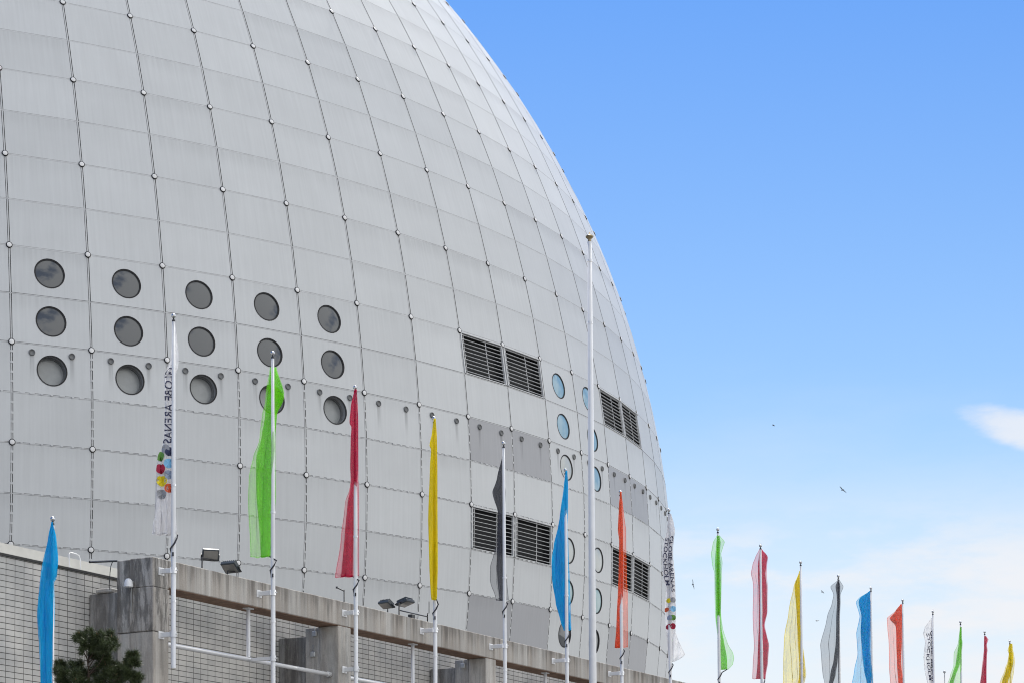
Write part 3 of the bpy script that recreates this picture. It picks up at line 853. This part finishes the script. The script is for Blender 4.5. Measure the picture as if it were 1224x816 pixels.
FLAB = {-1: 'bright blue flag hanging in folds in front of the left tiled wall',
        0: 'white flag with mirrored navy lettering and coloured dots on the end pier pole',
        1: 'long bright green flag hanging limp in front of the globe windows', 2: 'long crimson flag split into two tails in front of the globe',
        3: 'narrow limp yellow flag in front of the white globe panels', 4: 'charcoal flag with a pointed fold in front of the dark louvre',
        5: 'bright blue flag bellying left, beside the tall bare mast', 6: 'narrow orange red flag in front of the louvres right of the mast',
        7: 'white flag with navy lettering at the right edge of the globe', 8: 'twisted green flag against the sky, just right of the globe',
        9: 'wide crimson flag against the sky between green and yellow ones', 10: 'wide translucent yellow flag against the sky with a dark fold at its pole',
        11: 'pale translucent grey flag with a dark fold against the sky', 12: 'sky blue flag against the sky, between the grey and salmon ones',
        13: 'salmon orange translucent flag against the sky', 14: 'small distant white flag with navy lettering against the sky',
        15: 'small distant green flag near the right edge', 16: 'thin distant dark crimson flag near the right edge', 17: 'small distant yellow flag at the far right edge'}

def interp(rows, v):
    n = len(rows) - 1; ys = [r[0] for r in rows]
    y = ys[0] + (ys[-1] - ys[0]) * v
    for i in range(n):
        if y <= ys[i + 1] or i == n - 1:
            t = (y - ys[i]) / (ys[i + 1] - ys[i]); t = min(max(t, 0), 1)
            t2 = t * t * (3 - 2 * t) * 0.45 + t * 0.55
            return [y] + [rows[i][k] + (rows[i + 1][k] - rows[i][k]) * t2 for k in range(1, 5)]
# how far down the flag its cloth passes behind the pole
WRAP = {0: -1, 1: -1, 2: 0.52, 4: -1, 5: 0.27, 6: 0.70, 7: 0.75, 8: 0.6, 9: -1, 10: -1, 12: -1, 13: -1, 14: -1, 15: 0.4}
class Flag:
    def __init__(s, i, top, hue, legs):
        s.i, s.top, s.rows, s.legs = i, top, FL[i], legs
        rnd = random.Random(100 + i); s.ph = [rnd.uniform(0, 6.3) for _ in range(6)]
        s.k1 = rnd.uniform(22, 34); s.wrap = WRAP.get(i, 2.0)
    def at(s, v, u):
        """v down the flag 0-1, u across the folds 0-legs"""
        y, L, DL, DR, Rr = interp(s.rows, v)
        n = s.legs; k = min(int(u), n - 1); t = u - k
        ends = [Rr] + [DL if j % 2 == 0 else DR for j in range(n - 1)] + [L]
        if (n - 1) % 2 == 1: ends[-1] = L
        x = ends[k] + (ends[k + 1] - ends[k]) * t
        wd = ends[k + 1] - ends[k]          # pleats: the cloth doubles back on itself in narrow slanting folds
        pl = math.sin(math.pi * t) * min(1.0, v * 5) * (0.07 if k == n - 1 else 0.04)
        x += wd * pl * math.sin(24 * t + s.ph[4] + (5 + 3 * math.sin(s.ph[5])) * v + 1.3 * math.sin(4 * v + s.ph[3]))
        p = at(x, y, s.top.y)
        w = (Rr - L) * s.top.y / F
        amp = min(0.075, 0.026 + w * 0.10)
        dy = (u / n - 0.5) * 0.11
        xx = p.x - s.top.x
        dy += amp * (math.sin(s.k1 * xx + s.ph[0] + 2.2 * v + 0.9 * k) + 0.5 * math.sin(s.k1 * 1.9 * xx + s.ph[1] + 9 * v + 1.7 * k) + 0.3 * math.sin(s.k1 * 1.3 * xx - 17 * v + s.ph[3]) + 0.35 * math.sin(11 * v + s.ph[2] + 9 * xx))
        dy *= min(1.0, 0.25 + v * 3)
        k_ = min(max((v - s.wrap) / 0.08 + 0.5, 0), 1)
        side = -0.09 + 0.20 * k_
        return Vector((p.x, s.top.y + side + dy, p.z))
    def build(s, hue, label):
        bm = bmesh.new(); nv = 60; nu = 20 * s.legs
        g = [[bm.verts.new(s.at(a / nv, b2 * s.legs / nu)) for b2 in range(nu + 1)] for a in range(nv + 1)]
        for a in range(nv):
            for b2 in range(nu):
                bm.faces.new((g[a][b2], g[a + 1][b2], g[a + 1][b2 + 1], g[a][b2 + 1]))
        # hems: the cloth is doubled along the free edge and along the top and bottom
        def hem(pts_a, pts_b):
            A = [bm.verts.new(p + Vector((0, -0.006, 0))) for p in pts_a]; B = [bm.verts.new(p + Vector((0, -0.006, 0))) for p in pts_b]
            for q in range(len(A) - 1):
                if (A[q].co - A[q + 1].co).length > 1e-5 and (A[q].co - B[q].co).length > 1e-5: bm.faces.new((A[q], A[q + 1], B[q + 1], B[q]))
        for e0, sg in ((s.legs, -1), (0, 1)):
            for rep_ in range(2):
                A, B = [], []
                for a in range(nv + 1):
                    p, q = s.at(a / nv, e0), s.at(a / nv, e0 + sg * 0.5)
                    d_ = (q - p); A.append(p); B.append(p + d_.normalized() * min(0.022, d_.length * 0.9) if d_.length > 1e-6 else p)
                hem(A, B)
        for va, vb in ((0.994, 1.0),):
            hem([s.at(va, b2 * s.legs / nu) for b2 in range(nu + 1)], [s.at(vb, b2 * s.legs / nu) for b2 in range(nu + 1)])
        o = link('flag', bm, 'fab_' + hue, None, True, loc=s.top - UZ * 0.2)
        tag(o, label, 'flag', 'coloured flags along the row of poles')
        s.o = o
        return o
    def frontpt(s, v, t, lift=0.02):
        y, L, DL, DR, Rr = interp(s.rows, v)
        x = L + (Rr - L) * t
        lo = min((s.at(v, q * s.legs / 40) for q in range(41)), key=lambda p: p.y + 3 * abs(p.x - at(x, y, s.top.y).x))
        p = at(x, y, s.top.y)
        return Vector((p.x, lo.y - lift, p.z))

flags = {}
for i in range(-1, 18):
    hue = 'blue' if i == -1 else HUE[i]
    top = lowtop if i == -1 else PT[i]
    fl = Flag(i, top, hue, 3 if hue == 'white' else 5)
    fl.build(hue, FLAB[i]); flags[i] = fl
    # cord that ties the lower corner of the flag to the pole
    y, L, DL, DR, Rr = interp(fl.rows, 1.0)
    r_ = 0.05
    zb = at(TOP[i][0] if i >= 0 else 63, fl.rows[-1][0], top.y).z
    p0 = fl.at(1.0, 2.0)
    bm = bmesh.new()
    z1 = p0.z - 0.04
    pts = [p0, Vector((top.x + 0.075, top.y - 0.06, p0.z - 0.10)), Vector((top.x + 0.03, top.y - 0.075, p0.z - 0.2)), Vector((top.x - 0.05, top.y - 0.065, p0.z - 0.30)), Vector((top.x - 0.035, top.y - 0.062, p0.z - 0.44))]
    add_tube(bm, pts, [0.012, 0.016, 0.018, 0.016, 0.008], 6)
    add_box(bm, Vector((top.x, top.y - 0.062, p0.z - 0.40)), Vector((0.014, 0, 0)), Vector((0, 0.014, 0)), UZ * 0.035)
    if top.z - p0.z < 6.6: link('tie_cord', bm, 'cord', fl.o)
    else: bm.free()

def text_mesh(txt):
    cu = bpy.data.curves.new('t', 'FONT'); cu.body = txt; cu.size = 1.0; cu.resolution_u = 3; cu.offset = 0.015
    ob = bpy.data.objects.new('t', cu); col.objects.link(ob)
    bpy.context.view_layer.update()
    dg = bpy.context.evaluated_depsgraph_get()
    me = bpy.data.meshes.new_from_object(ob.evaluated_get(dg))
    vs = [v.co.copy() for v in me.vertices]; fs = [tuple(p.vertices) for p in me.polygons]
    bpy.data.objects.remove(ob); bpy.data.meshes.remove(me); bpy.data.curves.remove(cu)
    return vs, fs
def letter(fl, txt, y0, y1, t0, t1, mirror):
    """lettering that runs down the flag from photo row y0 to y1, between the fractions t0 (left) and t1 (right)"""
    vs, fs = text_mesh(txt)
    x0, x1 = min(v.x for v in vs), max(v.x for v in vs); b0, b1 = 0.0, max(v.y for v in vs)
    bm = bmesh.new(); ya, yb = fl.rows[0][0], fl.rows[-1][0]
    out = []
    for v in vs:
        y = y0 + (y1 - y0) * (v.x - x0) / (x1 - x0); h_ = (v.y - b0) / (b1 - b0)
        t = t0 + (t1 - t0) * ((1 - h_) if mirror else h_)
        out.append(bm.verts.new(fl.frontpt((y - ya) / (yb - ya), t)))
    for f in fs:
        try: bm.faces.new([out[k] for k in f])
        except ValueError: pass
    link('lettering', bm, 'navy', fl.o)
letter(flags[0], 'GLOBE ARENAS', 438, 529, 0.06, 0.80, True)
letter(flags[7], 'STOCKHOLM', 643, 700, 0.08, 0.46, False)
letter(flags[7], 'GLOBE ARENAS', 641, 708, 0.56, 0.90, False)
letter(flags[14], 'STOCKHOLM', 756, 812, 0.30, 0.58, False)
letter(flags[14], 'GLOBE ARENAS', 753, 822, 0.66, 0.96, False)
def dot(fl, x, y, rpx, ink):
    bm = bmesh.new(); ya, yb = fl.rows[0][0], fl.rows[-1][0]
    def pt(px, py):
        v = min(max((py - ya) / (yb - ya), 0), 1); _, L, DL, DR, Rr = interp(fl.rows, v)
        return fl.frontpt(v, min(max((px - L) / (Rr - L), 0.0), 1.0))
    c = pt(x, y); vc = bm.verts.new(c); ring = [bm.verts.new(pt(x + rpx * math.cos(t), y + rpx * math.sin(t))) for t in [2 * math.pi * k / 24 for k in range(24)]]
    for k in range(24):
        if (ring[k].co - ring[(k + 1) % 24].co).length > 1e-5: bm.faces.new((vc, ring[k], ring[(k + 1) % 24]))
    link('dot', bm, 'ink_' + ink, fl.o)
for x, y, r_, ink in ((190.5, 544, 5.3, 'green'), (202.5, 539, 5, 'navy'), (197.5, 535.5, 5, 'grey'), (201.5, 553, 5.3, 'sky'), (191.7, 559.3, 5.5, 'red'), (201.5, 566.5, 5, 'steel'), (193.4, 574, 5.8, 'yellow'), (201.8, 582.5, 5, 'orange'), (193, 589.5, 5.3, 'grey')):
    dot(flags[0], x, y, r_ * 1.08, ink)
for x, y, r_, ink in ((804, 717.5, 3.3, 'grey'), (804.3, 728, 3.5, 'sky'), (796.5, 728.5, 2.6, 'orange'), (804.2, 738.3, 3.3, 'green'), (804.3, 748, 3.4, 'red'), (799, 748.5, 3, 'red'), (799, 718, 2.8, 'yellow'), (800, 738.5, 3, 'steel')):
    dot(flags[7], x, y, r_, ink)

# ------------------------------------------------------------------ pine tree
PY_ = 37.0
tb = at(108, 790, PY_); tb.z = 0
pine = empty('pine_tree', tb); tag(pine, 'dark green pine tree top in front of the end pier', 'tree')
rp = random.Random(11)
clumps = []
def cl(px, py, rpx, dy=0.0): clumps.append((at(px, py, PY_ + dy), rpx * PY_ / F))
for q in ((97, 765, 7, 0), (106, 762, 8, .1), (117, 765, 9, -.1), (128, 764, 8, .1), (134, 771, 7, 0), (103, 775, 9, -.15), (115, 776, 11, 0), (126, 778, 10, -.2), (117, 786, 8, .1), (124, 788, 6, 0),
          (74, 799, 8, .1), (70, 806, 7, 0), (79, 807, 8, -.1), (91, 799, 9, 0), (88, 810, 9, -.2), (98, 809, 8, .1), (112, 806, 7, .2), (124, 796, 8, 0), (133, 798, 8, .15), (128, 808, 9, -.1), (138, 806, 7, 0),
          (158, 785, 6, 0), (153, 793, 7, .1), (161, 793, 5, -.1), (148, 802, 8, 0), (155, 808, 9, -.1), (163, 812, 6, 0), (145, 812, 8, .1), (75, 818, 9, 0), (95, 822, 10, 0), (118, 820, 10, 0), (140, 824, 10, 0), (160, 824, 9, 0)):
    cl(*q)
for k in range(60):        # the lower crown, out of the picture
    z = rp.uniform(2.2, 4.9); rr = (5.6 - z) * 0.42 + 0.15; t = rp.uniform(0, 6.28)
    clumps.append((Vector((tb.x + math.cos(t) * rr * rp.uniform(.4, 1), tb.y + math.sin(t) * rr * rp.uniform(.4, 1), z)), rp.uniform(.13, .2)))
bm = bmesh.new()
for c, r_ in clumps:
    big = c.z > 4.9
    ns = 24 if big else 9
    for s_ in range(ns):
        d = Vector((rp.gauss(0, 1), rp.gauss(0, 1), rp.gauss(0.35, 0.8))).normalized()
        o = c + d * r_ * rp.uniform(0.0, 0.82)
        ax = (d + Vector((0, 0, 0.9))).normalized()
        ln = r_ * rp.uniform(0.5, 0.85)
        f0 = [bm.verts.new(o + v) for v in (Vector((0.006, 0, 0)), Vector((-0.004, 0.005, 0)))]
        tip = bm.verts.new(o + ax * ln); fc = bm.faces.new((f0[0], f0[1], tip)); fc.material_index = 1 if rp.random() < .5 else 0
        if c.z > 5.9 and rp.random() < 0.12:
            bs = o + ax * ln * 0.9
            for qd in (Vector((1, 0, 0)), Vector((0, 1, 0))):
                fc = bm.faces.new([bm.verts.new(bs + qd * 0.012), bm.verts.new(bs - qd * 0.012), bm.verts.new(bs + ax * 0.06)]); fc.material_index = 2
        for k in range(80 if big else 40):
            b2 = o + ax * ln * rp.uniform(0.02, 1.0)
            nd = (ax * rp.uniform(0.35, 1.1) + Vector((rp.gauss(0, 1), rp.gauss(0, 1), rp.gauss(0, 1))).normalized()).normalized()
            nl = rp.uniform(0.06, 0.115); sd = nd.cross(Vector((rp.gauss(0, 1), rp.gauss(0, 1), rp.gauss(0, 1)))).normalized() * 0.0036
            bm.faces.new((bm.verts.new(b2 - sd), bm.verts.new(b2 + sd), bm.verts.new(b2 + nd * nl)))
link('crown', bm, ['needle', 'bark', 'bud'], pine)
bm = bmesh.new()
tt = at(110, 768, PY_)
trunk = [tb, Vector((tb.x + .04, tb.y, 2)), Vector((tb.x - .03, tb.y, 4)), at(106, 806, PY_), at(105.3, 789, PY_), tt]
add_tube(bm, trunk, [0.13, 0.10, 0.06, 0.022, 0.015, 0.01], 10)
for c, r_ in clumps:
    z = max(0.9, c.z - 0.25 - abs(c.x - tb.x) * 0.5)
    best = min((trunk[k].lerp(trunk[k + 1], q / 6) for k in range(5) for q in range(7)), key=lambda p: abs(p.z - z))
    mid = best.lerp(c, 0.6) - UZ * 0.06
    add_tube(bm, [best, mid, c], [0.010, 0.007, 0.003], 6)
link('trunk', bm, 'bark', pine)

# ------------------------------------------------------------------ gulls and the far lamp post
def gull(px, py, Y, span, roll, yaw, label):
    c = at(px, py, Y)
    g = empty('gull', c); tag(g, label, 'bird', 'birds in the sky')
    g.rotation_euler = (0, roll, yaw)
    bm = bmesh.new()
    prof = [(0.0, -0.26), (0.03, -0.24), (0.055, -0.1), (0.07, 0.03), (0.055, 0.14), (0.04, 0.19), (0.042, 0.23), (0.012, 0.27), (0.0, 0.30)]
    add_lathe(bm, Vector((0, 0, 0)), Vector((0, 1, 0)), prof, 10)
    for s1 in (-1, 1):
        st = [(0.03, 0.10, -0.10, 0.02), (0.30, 0.13, -0.05, 0.12), (0.48, 0.06, -0.08, 0.10), (0.68, -0.10, -0.14, 0.03)]
        up_, dn = [], []
        for x, yf, yb, z in st:
            up_.append((bm.verts.new((s1 * x, yf, z + .008)), bm.verts.new((s1 * x, yb, z + .008)))); dn.append((bm.verts.new((s1 * x, yf, z - .008)), bm.verts.new((s1 * x, yb, z - .008))))
        for k in range(3):
            bm.faces.new((up_[k][0], up_[k + 1][0], up_[k + 1][1], up_[k][1])); bm.faces.new((dn[k][0], dn[k][1], dn[k + 1][1], dn[k + 1][0]))
            bm.faces.new((up_[k][0], dn[k][0], dn[k + 1][0], up_[k + 1][0])); bm.faces.new((up_[k][1], up_[k + 1][1], dn[k + 1][1], dn[k][1]))
        bm.faces.new((up_[3][0], dn[3][0], dn[3][1], up_[3][1]))
    bm.faces.new([bm.verts.new(v) for v in ((-.05, -.2, 0), (.05, -.2, 0), (.075, -.34, 0), (-.075, -.34, 0))])
    bmesh.ops.scale(bm, vec=(span / 1.36,) * 3, verts=bm.verts)
    bmesh.ops.recalc_face_normals(bm, faces=bm.faces)
    me = bpy.data.meshes.new('body'); bm.to_mesh(me); bm.free(); me.materials.append(MT['gull'])
    o = bpy.data.objects.new('body', me); col.objects.link(o); o.parent = g
gull(1007, 585, 300, 1.25, R_(35), R_(30), 'dark gull gliding with tilted wings high above the flags')
gull(924.5, 508, 330, 0.9, R_(5), R_(70), 'tiny gull alone in the blue sky, highest of the birds')
gull(828, 698, 260, 1.1, R_(80), R_(20), 'gull banking steeply between the lettered white flag and green flag')
gull(983, 707, 300, 0.85, R_(20), R_(60), 'tiny gull just left of the pale grey flag top')
gull(976.5, 741.5, 340, 0.95, R_(-5), R_(50), 'faint tiny gull between the yellow and grey flags')

lt = at(1129, 803, 120.0)
lam = empty('street_lamp', Vector((lt.x, lt.y, 0))); tag(lam, 'thin distant street lamp top between the far white and green flags', 'street lamp')
bm = bmesh.new(); add_tube(bm, [(lt.x, lt.y, 0), (lt.x, lt.y, lt.z)], [0.08, 0.028], 8); link('post', bm, 'galv', lam)
bm = bmesh.new(); add_lathe(bm, lt - UZ * 0.02, UZ, [(0.0, -0.04), (0.05, 0.0), (0.075, 0.03), (0.06, 0.09), (0.02, 0.12), (0.0, 0.13)], 12); link('lamp_head', bm, 'galv', lam)

# ------------------------------------------------------------------ light and sky
EL, AZ = R_(56.0), R_(0.0)           # azimuth measured from +Y towards +X
sd = Vector((math.sin(AZ) * math.cos(EL), math.cos(AZ) * math.cos(EL), math.sin(EL)))
sun = bpy.data.lights.new('sun', 'SUN'); sun.energy = 4.2; sun.angle = R_(0.53); sun.color = (1.0, 0.95, 0.87)
so = bpy.data.objects.new('sun', sun); col.objects.link(so)
so.rotation_euler = (-sd).to_track_quat('-Z', 'Y').to_euler(); so.location = (0, 0, 150)

w = bpy.data.worlds.new('World'); scn.world = w; w.use_nodes = True
nt = w.node_tree; bg = nt.nodes['Background']
sky = nt.nodes.new('ShaderNodeTexSky'); sky.sky_type = 'NISHITA'; sky.sun_disc = False
sky.sun_elevation = EL; sky.sun_rotation = AZ; sky.altitude = 20
sky.air_density = 1.0; sky.dust_density = 0.3; sky.ozone_density = 3.0
tc = nt.nodes.new('ShaderNodeTexCoord'); D = tc.outputs['Generated']
sp = nt.nodes.new('ShaderNodeSeparateXYZ'); nt.links.new(D, sp.inputs[0])
el = math_n(nt, 'MULTIPLY', math_n(nt, 'ARCSINE', sp.outputs[2]), 180 / math.pi)
n1 = noise(nt, scalev(nt, D, (7, 7, 22)), 1.0, 6, 0.55)
n2 = noise(nt, scalev(nt, D, (22, 22, 70)), 1.0, 7, 0.6)
haze = maprange(nt, math_n(nt, 'ADD', el, math_n(nt, 'MULTIPLY', math_n(nt, 'SUBTRACT', n1, 0.5), 6.0)), 3.5, 14.0, 0.82, 0.0)
pn = math_n(nt, 'ADD', math_n(nt, 'MULTIPLY', n1, 0.62), math_n(nt, 'MULTIPLY', n2, 0.38))
puff = math_n(nt, 'MULTIPLY', maprange(nt, pn, 0.43, 0.60), maprange(nt, math_n(nt, 'ADD', el, math_n(nt, 'MULTIPLY', math_n(nt, 'SUBTRACT', n2, 0.5), 3.0)), 8.8, 11.6, 0.85, 0.0))
# one small bright cloud low in the east
cd_ = ray(1222, 512).normalized(); cside = Vector((cd_.y, -cd_.x, 0)).normalized(); cup = cside.cross(cd_)
def dotv(v):
    n = nt.nodes.new('ShaderNodeVectorMath'); n.operation = 'DOT_PRODUCT'; nt.links.new(D, n.inputs[0]); n.inputs[1].default_value = v; return n.outputs['Value']
a_ = math_n(nt, 'DIVIDE', dotv(cside), 0.021); b_ = math_n(nt, 'DIVIDE', math_n(nt, 'ADD', dotv(cup), math_n(nt, 'MULTIPLY', dotv(cside), 0.22)), 0.0068)
rad = math_n(nt, 'ADD', math_n(nt, 'ADD', math_n(nt, 'MULTIPLY', a_, a_), math_n(nt, 'MULTIPLY', b_, b_)), math_n(nt, 'MULTIPLY', math_n(nt, 'SUBTRACT', n2, 0.5), 4.0))
blob = math_n(nt, 'MULTIPLY', maprange(nt, rad, -0.2, 1.7, 0.75, 0.0), maprange(nt, dotv(cd_), 0.99, 0.995))
inv = math_n(nt, 'MULTIPLY', math_n(nt, 'MULTIPLY', math_n(nt, 'SUBTRACT', 1.0, haze), math_n(nt, 'SUBTRACT', 1.0, puff)), math_n(nt, 'SUBTRACT', 1.0, blob))
cf = math_n(nt, 'SUBTRACT', 1.0, inv)
SKY_MUL = nt.nodes.new('ShaderNodeMix'); SKY_MUL.data_type = 'RGBA'; SKY_MUL.blend_type = 'MULTIPLY'
SKY_MUL.inputs[0].default_value = 1.0; nt.links.new(sky.outputs[0], SKY_MUL.inputs[6]); 
rmp = nt.nodes.new('ShaderNodeValToRGB'); nt.links.new(maprange(nt, el, 5.0, 25.0, 0.0, 1.0, False), rmp.inputs[0])
rmp.color_ramp.elements[0].color = (0.93, 0.98, 0.965, 1); rmp.color_ramp.elements[0].position = 0.25
rmp.color_ramp.elements[1].color = (0.48, 0.765, 1.09, 1); rmp.color_ramp.elements[1].position = 0.85
nt.links.new(rmp.outputs[0], SKY_MUL.inputs[7])
cm = mixc(nt, cf, SKY_MUL.outputs[2], (6.95, 6.95, 7.15))
# unseen cloud bank beside and behind the camera, added to brighten the globe
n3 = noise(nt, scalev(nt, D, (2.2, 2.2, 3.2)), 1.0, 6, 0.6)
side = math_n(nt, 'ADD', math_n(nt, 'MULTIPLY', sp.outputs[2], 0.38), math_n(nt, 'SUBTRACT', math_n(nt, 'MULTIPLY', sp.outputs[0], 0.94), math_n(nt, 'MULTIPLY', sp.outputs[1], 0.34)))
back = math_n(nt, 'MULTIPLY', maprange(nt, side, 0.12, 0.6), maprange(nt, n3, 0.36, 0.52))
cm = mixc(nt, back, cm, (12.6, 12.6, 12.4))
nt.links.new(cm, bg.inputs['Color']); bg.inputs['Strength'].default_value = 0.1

scn.view_settings.view_transform = 'Standard'; scn.view_settings.look = 'None'
scn.view_settings.gamma = 1.0; scn.view_settings.use_curve_mapping = False
scn.view_settings.exposure = 0.38
scn.cycles.pixel_filter_type = 'BLACKMAN_HARRIS'; scn.cycles.filter_width = 1.05
scn.cycles.max_bounces = 8; scn.cycles.transparent_max_bounces = 24; scn.cycles.diffuse_bounces = 3
scn.render.film_transparent = False
